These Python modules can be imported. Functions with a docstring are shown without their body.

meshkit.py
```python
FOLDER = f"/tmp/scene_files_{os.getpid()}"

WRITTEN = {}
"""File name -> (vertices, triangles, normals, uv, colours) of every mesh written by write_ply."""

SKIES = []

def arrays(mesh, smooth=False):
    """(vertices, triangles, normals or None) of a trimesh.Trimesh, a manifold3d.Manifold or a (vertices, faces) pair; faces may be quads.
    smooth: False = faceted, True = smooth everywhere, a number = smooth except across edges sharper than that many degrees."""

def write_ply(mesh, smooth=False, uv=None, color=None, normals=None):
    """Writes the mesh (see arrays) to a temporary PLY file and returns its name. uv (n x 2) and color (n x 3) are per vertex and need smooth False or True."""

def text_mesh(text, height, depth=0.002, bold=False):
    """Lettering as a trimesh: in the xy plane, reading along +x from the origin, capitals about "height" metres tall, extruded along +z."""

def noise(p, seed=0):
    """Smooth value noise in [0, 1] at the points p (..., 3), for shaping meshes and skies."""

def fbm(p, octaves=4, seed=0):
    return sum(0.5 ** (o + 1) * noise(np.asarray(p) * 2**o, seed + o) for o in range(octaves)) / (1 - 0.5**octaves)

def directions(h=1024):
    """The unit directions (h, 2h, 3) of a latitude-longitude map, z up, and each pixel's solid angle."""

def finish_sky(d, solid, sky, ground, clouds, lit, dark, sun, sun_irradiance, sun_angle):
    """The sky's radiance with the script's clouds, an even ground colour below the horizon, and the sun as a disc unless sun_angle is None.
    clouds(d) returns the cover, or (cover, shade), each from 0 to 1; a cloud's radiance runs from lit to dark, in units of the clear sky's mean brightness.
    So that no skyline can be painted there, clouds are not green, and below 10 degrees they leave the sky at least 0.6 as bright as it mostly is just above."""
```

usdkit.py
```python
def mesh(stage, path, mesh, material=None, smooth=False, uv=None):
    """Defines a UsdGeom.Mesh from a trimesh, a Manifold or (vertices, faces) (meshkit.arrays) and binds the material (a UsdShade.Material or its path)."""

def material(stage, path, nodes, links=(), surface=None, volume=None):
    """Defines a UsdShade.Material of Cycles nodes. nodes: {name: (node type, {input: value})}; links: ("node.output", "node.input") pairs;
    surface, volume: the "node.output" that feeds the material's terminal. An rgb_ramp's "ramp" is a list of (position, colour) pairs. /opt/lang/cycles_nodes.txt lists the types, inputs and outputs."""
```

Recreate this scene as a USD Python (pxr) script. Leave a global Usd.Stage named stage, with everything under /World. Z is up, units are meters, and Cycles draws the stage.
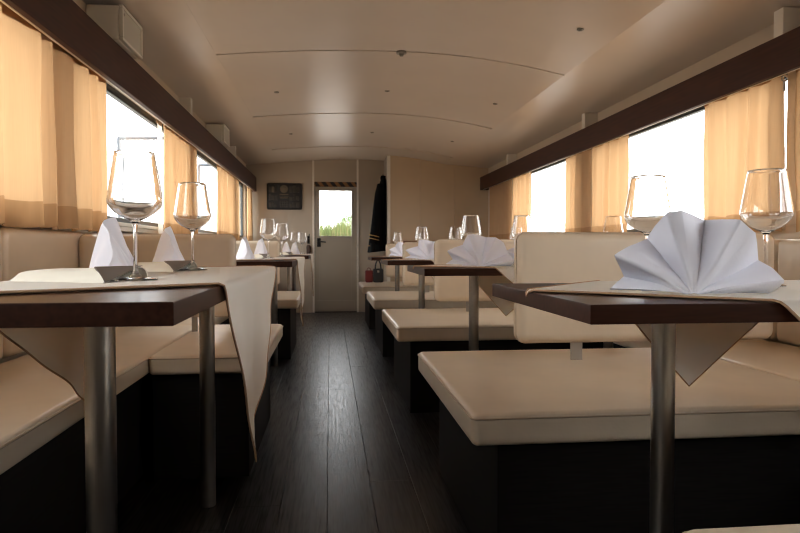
import math, random
import numpy as np, trimesh, usdkit, meshkit
from pxr import Usd, UsdGeom, UsdLux, UsdShade, Gf, Sdf

stage = Usd.Stage.CreateInMemory()
UsdGeom.SetStageUpAxis(stage, 'Z'); UsdGeom.SetStageMetersPerUnit(stage, 1.0)
UsdGeom.Xform.Define(stage, '/World'); UsdGeom.Scope.Define(stage, '/World/Looks')

# ------------------------------------------------------------------ camera, sky, exposure
EXPOSURE = 1.28
EYE = 0.83
FPX = 646.0
cam = UsdGeom.Camera.Define(stage, '/World/camera')
YAW, PITCH = math.atan(70 / FPX), math.atan(18 / FPX)
cam.AddTranslateOp().Set(Gf.Vec3d(0, 0, EYE))
cam.AddRotateZOp().Set(-math.degrees(YAW))
cam.AddRotateXOp().Set(90 - math.degrees(PITCH))
cam.CreateHorizontalApertureAttr(22.3); cam.CreateVerticalApertureAttr(22.3 * 533 / 800)
cam.CreateFocalLengthAttr(22.3 * FPX / 800)
cam.CreateFStopAttr(6.3); cam.CreateFocusDistanceAttr(1.5)
cam.CreateExposureAttr(EXPOSURE)
cam.CreateClippingRangeAttr(Gf.Vec2f(0.02, 2000))

dome = UsdLux.DomeLight.Define(stage, '/World/overcast_sky')
dome.CreateIntensityAttr(1.0); dome.CreateColorAttr(Gf.Vec3f(0.97, 0.985, 1.0))

# ------------------------------------------------------------------ helpers
def lin(r, g, b):
    c = np.array([r, g, b]) / 255.0
    return tuple(float(x) for x in np.where(c <= 0.04045, c / 12.92, ((c + 0.055) / 1.055) ** 2.4))

M = {}
def pbr(name, rgb, rough=0.5, var=0.0, scale=8.0, stretch=(1, 1, 1), bump=0.0, bscale=80.0, coord='object', **kw):
    """A principled material; var mixes a noise between darker and lighter tones, bump adds fine relief."""
    base = np.array(lin(*rgb))
    nodes = {'p': ('principled_bsdf', {'base_color': tuple(base), 'roughness': rough, **kw})}
    links = []
    if var or bump:
        nodes['tc'] = ('texture_coordinate', {})
        src = f'tc.{coord}'
        nodes['mp'] = ('mapping', {'scale': stretch}); links.append((src, 'mp.vector'))
    if var:
        nodes['n'] = ('noise_texture', {'scale': scale, 'detail': 4.0, 'roughness': 0.6})
        lo, hi = base * (1 - var), np.minimum(base * (1 + var), 0.95)
        nodes['r'] = ('rgb_ramp', {'ramp': [(0.3, tuple(lo)), (0.7, tuple(hi))]})
        links += [('mp.vector', 'n.vector'), ('n.fac', 'r.fac'), ('r.color', 'p.base_color')]
    if bump:
        nodes['bn'] = ('noise_texture', {'scale': bscale, 'detail': 3.0})
        nodes['bu'] = ('bump', {'strength': bump, 'distance': 0.002})
        links += [('mp.vector', 'bn.vector'), ('bn.fac', 'bu.height'), ('bu.normal', 'p.normal')]
    M[name] = usdkit.material(stage, '/World/Looks/' + name, nodes, links, surface='p.BSDF')
    return M[name]

pbr('cream_leather', (214, 195, 170), 0.28, var=0.05, scale=5, bump=0.12, bscale=160)
pbr('cream_piping', (188, 166, 140), 0.42)
pbr('wenge_top', (50, 27, 18), 0.36, var=0.35, scale=9, stretch=(1.2, 12, 12), bump=0.08, bscale=40, specular_ior_level=0.14)
pbr('wenge_top_long', (50, 27, 18), 0.36, var=0.35, scale=9, stretch=(12, 1.2, 12), bump=0.08, bscale=40, specular_ior_level=0.14)
pbr('valance_wood', (66, 37, 26), 0.6, specular_ior_level=0.3, var=0.3, scale=6, stretch=(14, 0.8, 14))
pbr('plinth_wood', (27, 24, 22), 0.6, specular_ior_level=0.15, var=0.35, scale=8, stretch=(1.2, 1.2, 18))
pbr('steel', (176, 172, 166), 0.27, metallic=1.0, var=0.06, scale=20, stretch=(30, 30, 0.6))
pbr('bracket_steel', (176, 168, 158), 0.5, metallic=0.8)
pbr('chrome', (205, 205, 205), 0.2, metallic=1.0)
M['tablecloth_linen'] = usdkit.material(stage, '/World/Looks/tablecloth_linen', {
    'tc': ('texture_coordinate', {}), 'n': ('noise_texture', {'scale': 350.0, 'detail': 2.0}), 'bu': ('bump', {'strength': 0.3, 'distance': 0.001}),
    'd': ('principled_bsdf', {'base_color': lin(246, 242, 233), 'roughness': 0.85}), 't': ('translucent_bsdf', {'color': lin(236, 214, 184)}),
    'm': ('mix_closure', {'fac': 0.30})},
    [('tc.object', 'n.vector'), ('n.fac', 'bu.height'), ('bu.normal', 'd.normal'), ('d.BSDF', 'm.closure1'), ('t.BSDF', 'm.closure2')], surface='m.closure')
pbr('hem_thread', (176, 140, 108), 0.9)
pbr('pouch_linen', (232, 226, 210), 0.85, bump=0.2, bscale=300)
pbr('grey_satin', (112, 103, 96), 0.35)
pbr('napkin_white', (236, 236, 246), 0.8, bump=0.12, bscale=300, sheen_weight=0.1)
pbr('ceiling_paint', (214, 199, 184), 0.30, var=0.02, scale=3)
pbr('ceiling_gap', (40, 32, 27), 0.9)
pbr('wall_paint', (208, 190, 166), 0.55, var=0.03, scale=4)
pbr('end_wall_paint', (176, 161, 142), 0.5, var=0.03, scale=4)
pbr('partition_paint', (194, 170, 140), 0.5, var=0.03, scale=4)
pbr('trim_white', (226, 218, 204), 0.45)
pbr('door_paint', (158, 146, 130), 0.45, var=0.02, scale=6)
pbr('window_frame', (70, 76, 76), 0.4)
pbr('plastic_white', (222, 216, 202), 0.4)
pbr('speaker_cloth', (196, 190, 176), 0.7, bump=0.3, bscale=500)
pbr('dark_metal', (40, 38, 36), 0.35, metallic=0.7)
pbr('brown_bottle', (70, 40, 26), 0.3)
pbr('hazard_yellow', (138, 96, 54), 0.6)
pbr('hazard_black', (34, 26, 22), 0.6)
pbr('plaque', (22, 18, 15), 0.5, var=0.3, scale=14)
pbr('plaque_relief', (60, 52, 42), 0.4, var=0.3, scale=14)
pbr('plaque_light', (112, 100, 80), 0.5)
pbr('coat_cloth', (8, 8, 9), 0.95, specular_ior_level=0.15)
pbr('gold_braid', (190, 150, 84), 0.5)
pbr('bag_black', (9, 9, 9), 0.5)
pbr('bag_red', (104, 16, 16), 0.5)
pbr('spot_silver', (150, 142, 130), 0.35, metallic=0.6)
pbr('spot_lens', (90, 82, 72), 0.3)
pbr('ledge_wood', (128, 92, 62), 0.5, var=0.15, scale=10, stretch=(1, 8, 8))
pbr('landing_concrete', (150, 143, 135), 0.9, var=0.12, scale=0.6)
pbr('reed_green', (98, 110, 60), 0.9, var=0.25, scale=1.0)
pbr('reed_straw', (136, 128, 84), 0.9, var=0.25, scale=1.0)
pbr('bush_leaf', (96, 122, 66), 0.9, var=0.3, scale=1.5)
pbr('pole_grey', (84, 90, 96), 0.5)
pbr('hull_dark', (42, 38, 36), 0.8)

for i, c in enumerate([(26, 23, 22), (24, 21, 20), (28, 25, 23), (25, 22, 21)]):
    base = np.array(lin(*c))
    M[f'floor_{i}'] = usdkit.material(stage, f'/World/Looks/floor_plank_{i}', {
        'tc': ('texture_coordinate', {}), 'mp': ('mapping', {'scale': (26, 1.2, 1)}),
        'n': ('noise_texture', {'scale': 4.0, 'detail': 5.0, 'roughness': 0.65}),
        'r': ('rgb_ramp', {'ramp': [(0.3, tuple(base * 0.6)), (0.7, tuple(base * 1.5))]}),
        'rr': ('map_range', {'from_min': 0.3, 'from_max': 0.7, 'to_min': 0.24, 'to_max': 0.38}),
        'bu': ('bump', {'strength': 0.25, 'distance': 0.002}),
        'p': ('principled_bsdf', {'specular_ior_level': 0.34})},
        [('tc.object', 'mp.vector'), ('mp.vector', 'n.vector'), ('n.fac', 'r.fac'), ('r.color', 'p.base_color'),
         ('n.fac', 'rr.value'), ('rr.result', 'p.roughness'), ('n.fac', 'bu.height'), ('bu.normal', 'p.normal')], surface='p.BSDF')

def curtain_mat(name, rgb, trans, share):
    M[name] = usdkit.material(stage, '/World/Looks/' + name, {
        'tc': ('texture_coordinate', {}), 'mp': ('mapping', {'scale': (30, 30, 1.5)}),
        'n': ('noise_texture', {'scale': 6.0, 'detail': 3.0}),
        'r': ('rgb_ramp', {'ramp': [(0.3, tuple(np.array(lin(*trans)) * 0.9)), (0.7, lin(*trans))]}),
        'd': ('diffuse_bsdf', {'color': lin(*rgb)}), 't': ('translucent_bsdf', {}),
        'm': ('mix_closure', {'fac': share})},
        [('tc.object', 'mp.vector'), ('mp.vector', 'n.vector'), ('n.fac', 'r.fac'), ('r.color', 't.color'),
         ('d.BSDF', 'm.closure1'), ('t.BSDF', 'm.closure2')], surface='m.closure')
curtain_mat('curtain_cloth', (206, 172, 134), (212, 170, 124), 0.40)
curtain_mat('curtain_hem', (184, 146, 108), (190, 146, 100), 0.3)
curtain_mat('sheer_edge', (226, 216, 200), (240, 230, 214), 0.5)

M['glass'] = usdkit.material(stage, '/World/Looks/wine_glass', {
    'p': ('principled_bsdf', {'base_color': (1, 1, 1), 'roughness': 0.0, 'ior': 1.5, 'transmission_weight': 1.0})}, [], surface='p.BSDF')
M['pane'] = usdkit.material(stage, '/World/Looks/window_pane', {
    't': ('transparent_bsdf', {'color': (0.96, 0.97, 0.97)}), 'g': ('glossy_bsdf', {'color': (1, 1, 1), 'roughness': 0.02}),
    'f': ('layer_weight', {'blend': 0.5}), 'w': ('math', {'math_type': 'power', 'value2': 4.0}),
    'a': ('math', {'math_type': 'multiply_add', 'value2': 0.7, 'value3': 0.05}), 'm': ('mix_closure', {})},
    [('f.facing', 'w.value1'), ('w.value', 'a.value1'), ('a.value', 'm.fac'), ('t.BSDF', 'm.closure1'), ('g.BSDF', 'm.closure2')], surface='m.closure')

used = {}
def numbered(path):
    n = used.get(path, -1) + 1
    used[path] = n
    return path if n == 0 else f'{path}_{n:03d}'

def keys(prim, label=None, cat=None, group=None, kind=None):
    for k, v in (('label', label), ('category', cat), ('group', group), ('kind', kind)):
        if v: prim.SetCustomDataByKey(k, v)
    return prim

GROUPS = {'wine_glass': 'wine glasses on the set tables', 'folded_napkin': 'fan-folded napkins on the right tables', 'standing_napkin': 'standing napkins on the left tables',
          'cutlery_pouch': 'cutlery pouches on the left tables', 'tablecloth': 'cream square cloths laid on the tables', 'dining_table': 'tables right of the aisle',
          'long_dining_table': 'long tables left of the aisle', 'bench': 'benches right of the aisle', 'end_bench': 'end benches left of the aisle',
          'banquette': 'wall benches under the windows', 'curtain': 'tan curtains at the side windows', 'loudspeaker': 'box loudspeakers above the left valance',
          'curtain_valance': 'wooden valances above the windows', 'curtain_rail': 'curtain rails under the valances', 'pole_frame': 'pole frames outside the left windows'}
def thing(name, label=None, cat=None, loc=(0, 0, 0), rotz=0.0, group=None, kind=None):
    x = UsdGeom.Xform.Define(stage, numbered('/World/' + name))
    x.AddTranslateOp().Set(Gf.Vec3d(*map(float, loc))); x.AddRotateZOp().Set(float(rotz))
    return keys(x.GetPrim(), label, cat, group or GROUPS.get(name), kind)

def part(name, mesh, mat, parent=None, smooth=35, label=None, kind=None):
    base = str(parent.GetPath()) if parent is not None else '/World'
    m = usdkit.mesh(stage, numbered(f'{base}/{name}'), mesh, M[mat] if isinstance(mat, str) else mat, smooth=smooth)
    if label: m.GetPrim().SetCustomDataByKey('label', label)
    if kind: m.GetPrim().SetCustomDataByKey('kind', kind)
    return m.GetPrim()

def copy_of(src, name, label, cat, loc, rotz=0.0, group=None):
    t = thing(name, label, cat, loc, rotz, group)
    t.GetReferences().AddInternalReference(src.GetPath()); t.SetInstanceable(True)
    return t

def cat_mesh(*ms):
    out_v, out_f, n = [], [], 0
    for m in ms:
        if isinstance(m, trimesh.Trimesh): m = (np.array(m.vertices), np.array(m.faces))
        v, f = m
        f = np.asarray(f)
        if f.shape[1] == 4: f = np.vstack([f[:, [0, 1, 2]], f[:, [0, 2, 3]]])
        out_v.append(np.asarray(v, float)); out_f.append(f + n); n += len(v)
    return np.vstack(out_v), np.vstack(out_f)

def moved(m, d):
    if isinstance(m, trimesh.Trimesh): m = (np.array(m.vertices), np.array(m.faces))
    return np.asarray(m[0]) + np.asarray(d, float), m[1]

def rbox(x0, x1, y0, y1, z0, z1, r=0.004, n=2, mid=0, bulge=0.0):
    """A box with rounded edges of radius r; bulge puffs the top and the sides like a cushion."""
    lo, hi = np.array([x0, y0, z0], float), np.array([x1, y1, z1], float)
    c, h = (lo + hi) / 2, (hi - lo) / 2
    r = min(r, h.min() * 0.999)
    def axis(hk):
        a = [-hk + r * (1 - math.cos(t * math.pi / 2 / n)) for t in range(n)] + [-hk + r]
        inner = list(np.linspace(-hk + r, hk - r, mid + 2)[1:-1]) if mid else []
        return np.array(a + inner + [-x for x in reversed(a)])
    A = [axis(k) for k in h]
    V, F, off = [], [], 0
    for ax in range(3):
        u, w = (ax + 1) % 3, (ax + 2) % 3
        for s in (-1, 1):
            U, Wg = np.meshgrid(A[u], A[w], indexing='ij')
            P = np.zeros(U.shape + (3,)); P[..., u] = U; P[..., w] = Wg; P[..., ax] = s * h[ax]
            nu, nw = U.shape
            i, j = np.meshgrid(np.arange(nu - 1), np.arange(nw - 1), indexing='ij')
            q = np.stack([i * nw + j, (i + 1) * nw + j, (i + 1) * nw + j + 1, i * nw + j + 1], -1).reshape(-1, 4)
            if s < 0: q = q[:, ::-1]
            V.append(P.reshape(-1, 3)); F.append(q + off); off += nu * nw
    V, F = np.vstack(V), np.vstack(F)
    inner = np.clip(V, -(h - r), h - r)
    d = V - inner
    V = inner + d / np.maximum(np.linalg.norm(d, axis=1, keepdims=True), 1e-12) * r
    if bulge:
        t = (1 - (V[:, 0] / h[0]) ** 4) * (1 - (V[:, 1] / h[1]) ** 4)
        V[:, 2] += np.where(V[:, 2] > 0, bulge * t, 0)
    F = np.vstack([F[:, [0, 1, 2]], F[:, [0, 2, 3]]])
    m = trimesh.Trimesh(V + c, F, process=False); m.merge_vertices()
    return np.array(m.vertices), np.array(m.faces)

def tube(pts, r, sides=8, closed=False, cap=True):
    p = np.asarray(pts, float); n = len(p)
    t = (np.roll(p, -1, 0) - np.roll(p, 1, 0)) if closed else np.gradient(p, axis=0)
    t /= np.linalg.norm(t, axis=1, keepdims=True) + 1e-12
    ref = np.array([0, 0, 1.0]) if np.abs(t[:, 2]).mean() < 0.8 else np.array([1.0, 0, 0])
    a = np.cross(t, ref); a /= np.linalg.norm(a, axis=1, keepdims=True) + 1e-12
    b = np.cross(t, a)
    ang = np.arange(sides) * 2 * math.pi / sides
    rr = np.broadcast_to(r, (n,))
    V = p[:, None] + rr[:, None, None] * (np.cos(ang)[None, :, None] * a[:, None] + np.sin(ang)[None, :, None] * b[:, None])
    V = V.reshape(-1, 3); F = []
    for i in range(n if closed else n - 1):
        k = (i + 1) % n
        for j in range(sides):
            l = (j + 1) % sides
            F += [[i * sides + j, k * sides + j, k * sides + l], [i * sides + j, k * sides + l, i * sides + l]]
    if cap and not closed:
        c0, c1 = len(V), len(V) + 1
        V = np.vstack([V, p[0], p[-1]])
        for j in range(sides):
            l = (j + 1) % sides
            F += [[c0, j, l], [c1, (n - 1) * sides + l, (n - 1) * sides + j]]
    m = trimesh.Trimesh(V, np.array(F), process=False)
    return np.array(m.vertices), np.array(m.faces)[:, ::-1]

def lathe(prof, seg=32):
    prof = np.asarray(prof, float); n = len(prof)
    ang = np.arange(seg) * 2 * math.pi / seg
    V = np.stack([prof[:, 0, None] * np.cos(ang), prof[:, 0, None] * np.sin(ang), np.repeat(prof[:, 1, None], seg, 1)], -1).reshape(-1, 3)
    F = []
    for i in range(n - 1):
        for j in range(seg):
            l = (j + 1) % seg
            F += [[i * seg + j, i * seg + l, (i + 1) * seg + l], [i * seg + j, (i + 1) * seg + l, (i + 1) * seg + j]]
    m = trimesh.Trimesh(V, np.array(F), process=False); m.merge_vertices()
    m.update_faces(m.nondegenerate_faces())
    return np.array(m.vertices), np.array(m.faces)

def leg_mesh(x, y, z0, z1, r, seg=28):
    b = 0.002
    return moved(lathe([(0, z0), (r - b, z0), (r, z0 + b), (r, z1 - b), (r - b, z1), (0, z1)], seg), (x, y, 0))

def disc(x, y, z, r, th, seg=20):
    return moved(lathe([(0, z), (r, z), (r, z + th * 0.6), (r * 0.9, z + th), (0, z + th)], seg), (x, y, 0))

def grid_faces(nu, nv):
    i, j = np.meshgrid(np.arange(nu - 1), np.arange(nv - 1), indexing='ij')
    q = np.stack([i * nv + j, (i + 1) * nv + j, (i + 1) * nv + j + 1, i * nv + j + 1], -1).reshape(-1, 4)
    return np.vstack([q[:, [0, 1, 2]], q[:, [0, 2, 3]]])

def solidify(P, t):
    """A grid of points (nu, nv, 3) as a sheet of thickness t."""
    du, dv = np.gradient(P, axis=0), np.gradient(P, axis=1)
    n = np.cross(du, dv); n /= np.linalg.norm(n, axis=-1, keepdims=True) + 1e-12
    nu, nv = P.shape[:2]
    V = np.vstack([P.reshape(-1, 3), (P - t * n).reshape(-1, 3)])
    f = grid_faces(nu, nv); N = nu * nv
    rim = [i * nv for i in range(nu)] + [(nu - 1) * nv + j for j in range(1, nv)] + [i * nv + nv - 1 for i in range(nu - 2, -1, -1)] + [j for j in range(nv - 2, 0, -1)]
    s = []
    for a, b in zip(rim, rim[1:] + rim[:1]):
        s += [[a, a + N, b + N], [a, b + N, b]]
    return V, np.vstack([f, f[:, ::-1] + N, np.array(s)])

def plate(poly_xz, y0, y1):
    """A polygon in x-z extruded along y."""
    from shapely.geometry import Polygon
    m = trimesh.creation.extrude_polygon(Polygon(poly_xz), y1 - y0)
    v = np.array(m.vertices)
    return np.stack([v[:, 0], y1 - v[:, 2], v[:, 1]], 1), np.array(m.faces)

def struct(name, kind='structure'):
    return thing(name, kind=kind)

rng = random.Random(7)
XL, XR = -1.16, 1.97            # inner faces of the side walls
Y_END, Y_PART, Y_FRONT = 8.44, 7.93, -2.2
WALL_T = 0.09

# ------------------------------------------------------------------ floor
fl = struct('floor')
part('base', rbox(XL - .1, XR + .1, Y_FRONT - .1, Y_END + .1, -0.1, -0.012, .002, 1), 'hull_dark', fl)
PW = 0.15
x = -0.011 - PW * 8
row = 0
while x < XR + 0.01:
    y = Y_FRONT - rng.random() * 1.2
    x0, x1 = max(x, XL), min(x + PW, XR)
    if x1 - x0 > 0.02:
        while y < Y_END:
            L = 2.1 + 0.3 * rng.random()
            a, b = max(y, Y_FRONT), min(y + L, Y_END)
            if b - a > 0.03:
                dz = rng.random() * 0.0006
                m = rbox(x0 + .0004, x1 - .0004, a + .0003, b - .0003, -0.012, 0.0 - dz, .0009, 1)
                part('plank', m, f'floor_{rng.randrange(4)}', fl, smooth=False)
            y += L
    x += PW; row += 1

# ------------------------------------------------------------------ ceiling
def zc(x):
    if x < -0.64: return 1.932 + (1.893 - 1.932) * (-0.64 - x) / 0.52
    if x > 1.41: return 1.875 + (1.832 - 1.875) * (x - 1.41) / 0.56
    c = 0.40
    return 1.985 - (0.049 if x < c else 0.108) * (x - c) ** 2
ce = struct('ceiling')
def vault(xa, xb, ya, yb, n, th=0.02, up=0.0):
    xs = np.linspace(xa, xb, n)
    P = np.zeros((n, 2, 3))
    for i, xx in enumerate(xs):
        P[i, 0] = (xx, ya, zc(xx) + up); P[i, 1] = (xx, yb, zc(xx) + up)
    return solidify(P, -th)
seams = [-1.5, 0.26, 2.03, 3.80, 5.55, 7.36]
edges = [Y_FRONT] + seams + [Y_END]
for a, b in zip(edges[:-1], edges[1:]):
    ga, gb = (0 if e in (Y_FRONT, Y_END) else .010 if e < 4 else .018 if e < 6 else .028 for e in (a, b))
    part('ceiling_panel', vault(-0.6398, 1.4098, a + ga, b - gb, 33), 'ceiling_paint', ce, smooth=30)
part('edge_panel', vault(XL - .02, -0.6402, Y_FRONT, Y_END, 4), 'ceiling_paint', ce, smooth=30)
part('edge_panel', vault(1.4102, XR + .02, Y_FRONT, Y_END, 4), 'ceiling_paint', ce, smooth=30)
part('backing', vault(XL - .1, XR + .1, Y_FRONT - .1, Y_END + .1, 41, th=0.05, up=0.022), 'ceiling_gap', ce, smooth=30)

spots = []
for yy, wd in ((3.1, 'nearest row'), (4.75, 'middle row'), (6.45, 'far row')):
    for xx, sd in ((-0.38, 'left'), (0.42, 'centre'), (1.23, 'right')):
        if yy == 3.1 and sd != 'right': continue
        spots.append((xx, yy, wd, sd))
sp0 = None
for xx, yy, wd, sd in spots:
    lab = f'tiny round recessed ceiling spotlight, unlit, {sd} one of the {wd}'
    if sp0 is None:
        sp0 = thing('ceiling_spotlight', lab, 'ceiling light', (xx, yy, zc(xx) - .002), 0, 'recessed ceiling spots')
        part('rim', lathe([(0.009, .004), (0.018, .004), (.018, -.002), (.015, -.004), (.010, -.003), (.009, .004)], 20), 'spot_silver', sp0)
        part('lens', disc(0, 0, -.002, .010, .003), 'spot_lens', sp0)
    else:
        copy_of(sp0, 'ceiling_spotlight', lab, 'ceiling light', (xx, yy, zc(xx) - .002), 0, 'recessed ceiling spots')
t = thing('ceiling_fitting', 'small silver round fitting on the nearest visible ceiling seam', 'ceiling fitting', (0.42, 3.80, zc(0.42)))
part('base', disc(0, 0, -.012, .03, .016), 'spot_silver', t)
part('nub', moved(lathe([(0, -.03), (.010, -.028), (.014, -.018), (.014, -.01), (0, -.01)], 16), (0, 0, 0)), 'spot_silver', t)

# ------------------------------------------------------------------ side walls with windows
SILL_L, HEAD_L = 0.962, 1.647
SILL_R, HEAD_R = 0.93, 1.618
XLU = -1.06
win_L = [(-0.55, 0.36), (0.52, 2.52), (2.68, 4.78), (4.94, 6.90), (7.06, 8.34)]
win_R = [(-0.55, 0.36), (0.52, 2.44), (2.62, 4.62), (4.90, 6.72)]
def side_wall(name, xin, sgn, wins, sill, head, top, xlow=None):
    w = struct(name)
    xa, xb = sorted((xin, xin + sgn * WALL_T))
    if xlow is None:
        part('lower_panel', rbox(xa, xb, Y_FRONT, Y_END, -0.05, sill, .002, 1), 'wall_paint', w)
    else:
        part('lower_panel', rbox(xlow - WALL_T, xlow, Y_FRONT, Y_END, -0.05, sill - .04, .002, 1), 'wall_paint', w)
        part('ledge', rbox(xlow - WALL_T, xb, Y_FRONT, Y_END, sill - .042, sill, .004, 2), 'trim_white', w)
    part('header_panel', rbox(xa, xb, Y_FRONT, Y_END, head, top, .002, 1), 'wall_paint', w)
    ys = [Y_FRONT] + [v for p in wins for v in p] + [Y_END]
    for a, b in zip(ys[::2], ys[1::2]):
        part('pillar', rbox(xa, xb, a, b, sill, head, .002, 1), 'wall_paint', w)
    return w
side_wall('wall_left', XLU, -1, win_L, SILL_L, HEAD_L, 1.93, XL)
side_wall('wall_right', XR, 1, win_R, SILL_R, HEAD_R, 1.90)
wn = 0
for xin, sgn, wins, sill, head in ((XLU, -1, win_L, SILL_L, HEAD_L), (XR, 1, win_R, SILL_R, HEAD_R)):
    for a, b in wins:
        wn += 1
        w = struct(f'window_{wn}')
        xo = xin + sgn * 0.03
        xa, xb = sorted((xo, xo + sgn * 0.03))
        f = 0.03
        fr = cat_mesh(rbox(xa, xb, a, b, sill, sill + f, .003, 1), rbox(xa, xb, a, b, head - f * 1.3, head, .003, 1),
                      rbox(xa, xb, a, a + f, sill + f, head - f * 1.3, .003, 1), rbox(xa, xb, b - f, b, sill + f, head - f * 1.3, .003, 1))
        part('window_frame', fr, 'window_frame', w)
        xm, q0, q1 = (xa + xb) / 2, sill + f - .004, head - f * 1.3 + .004
        part('pane', (np.array([(xm, a + f - .004, q0), (xm, b - f + .004, q0), (xm, b - f + .004, q1), (xm, a + f - .004, q1)]), np.array([[0, 1, 2], [0, 2, 3]])[:, ::-sgn]), 'pane', w, smooth=False)
        part('window_sill', rbox(*sorted((xin - sgn * 0.02, xin + sgn * 0.03)), a - .0, b + .0, sill - .02, sill, .004, 2), 'trim_white', w)

# wall behind the camera
wf = struct('wall_front')
part('panel', rbox(XL - .1, XR + .1, Y_FRONT - .08, Y_FRONT, -.05, 2.02, .002, 1), 'end_wall_paint', wf)

# ------------------------------------------------------------------ end wall, door, partition
DX0, DX1, DZ = -0.202, 0.350, 1.625
LINT = 1.70
wb = struct('wall_back')
from shapely.geometry import Polygon
def ceil_poly(xa, xb, z0):
    xs = np.linspace(xa, xb, 24)
    return [(xa, z0), (xb, z0)] + [(xx, zc(xx) + .012) for xx in xs[::-1]]
part('wall_panel', plate(ceil_poly(XL, DX0 - .012, 0), Y_END, Y_END + .06), 'end_wall_paint', wb)
part('wall_panel', plate(ceil_poly(DX0 - .009, DX1 + .009, LINT - .07), Y_END, Y_END + .06), 'end_wall_paint', wb)
part('wall_panel', plate(ceil_poly(DX1 + .012, 0.73, 0), Y_END, Y_END + .06), 'end_wall_paint', wb)
part('wall_panel', plate(ceil_poly(0.733, XR, 0), Y_END, Y_END + .06), 'end_wall_paint', wb)
for xx, nm in ((DX0 - .010, 'trim_1'), (DX1 + .010, 'trim_2')):
    tr = struct(nm)
    part('strip', plate([(xx - .012, 0), (xx + .012, 0), (xx + .012, zc(xx) - .002), (xx - .012, zc(xx) - .002)], Y_END - .012, Y_END + .002), 'trim_white', tr)
do = struct('door_1')
WX0, WX1, WZ0, WZ1 = -0.134, 0.281, 0.993, 1.578
lx0, lx1 = DX0 + .004, DX1 - .004
yd0, yd1 = Y_END + .004, Y_END + .045
leaf = cat_mesh(rbox(lx0, WX0, yd0, yd1, 0.012, DZ, .002, 1), rbox(WX1, lx1, yd0, yd1, 0.012, DZ, .002, 1),
                rbox(WX0, WX1, yd0, yd1, 0.012, WZ0, .002, 1), rbox(WX0, WX1, yd0, yd1, WZ1, DZ, .002, 1))
part('leaf', leaf, 'door_paint', do)
part('frame', cat_mesh(rbox(DX0 - .05, DX0 + .012, yd1 + .001, yd1 + .04, 0, LINT, .002, 1), rbox(DX1 - .012, DX1 + .05, yd1 + .001, yd1 + .04, 0, LINT, .002, 1),
                       rbox(DX0 - .05, DX1 + .05, yd1 + .001, yd1 + .04, DZ - .014, LINT + .03, .002, 1), rbox(DX0 - .05, DX1 + .05, yd1 + .001, yd1 + .04, -.02, .03, .002, 1)), 'door_paint', do)
part('threshold', rbox(DX0 - .02, DX1 + .02, Y_END - .01, Y_END + .1, -.011, .010, .003, 1), 'dark_metal', do)
g = .016
wfm = cat_mesh(rbox(WX0 - g, WX1 + g, yd0 - .008, yd0 + .003, WZ0 - g, WZ0, .003, 1), rbox(WX0 - g, WX1 + g, yd0 - .008, yd0 + .003, WZ1, WZ1 + g, .003, 1),
               rbox(WX0 - g, WX0, yd0 - .008, yd0 + .003, WZ0, WZ1, .003, 1), rbox(WX1, WX1 + g, yd0 - .008, yd0 + .003, WZ0, WZ1, .003, 1))
part('glazing_bead', wfm, 'door_paint', do)
part('pane', (np.array([(WX0 - .002, yd0 + .02, WZ0 - .002), (WX1 + .002, yd0 + .02, WZ0 - .002), (WX1 + .002, yd0 + .02, WZ1 + .002), (WX0 - .002, yd0 + .02, WZ1 + .002)]), np.array([[0, 1, 2], [0, 2, 3]])), 'pane', do, smooth=False)
part('kick_panel', rbox(lx0 + .03, lx1 - .03, yd0 - .006, yd0 + .002, 0.03, 0.155, .003, 1), 'door_paint', do)
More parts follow.
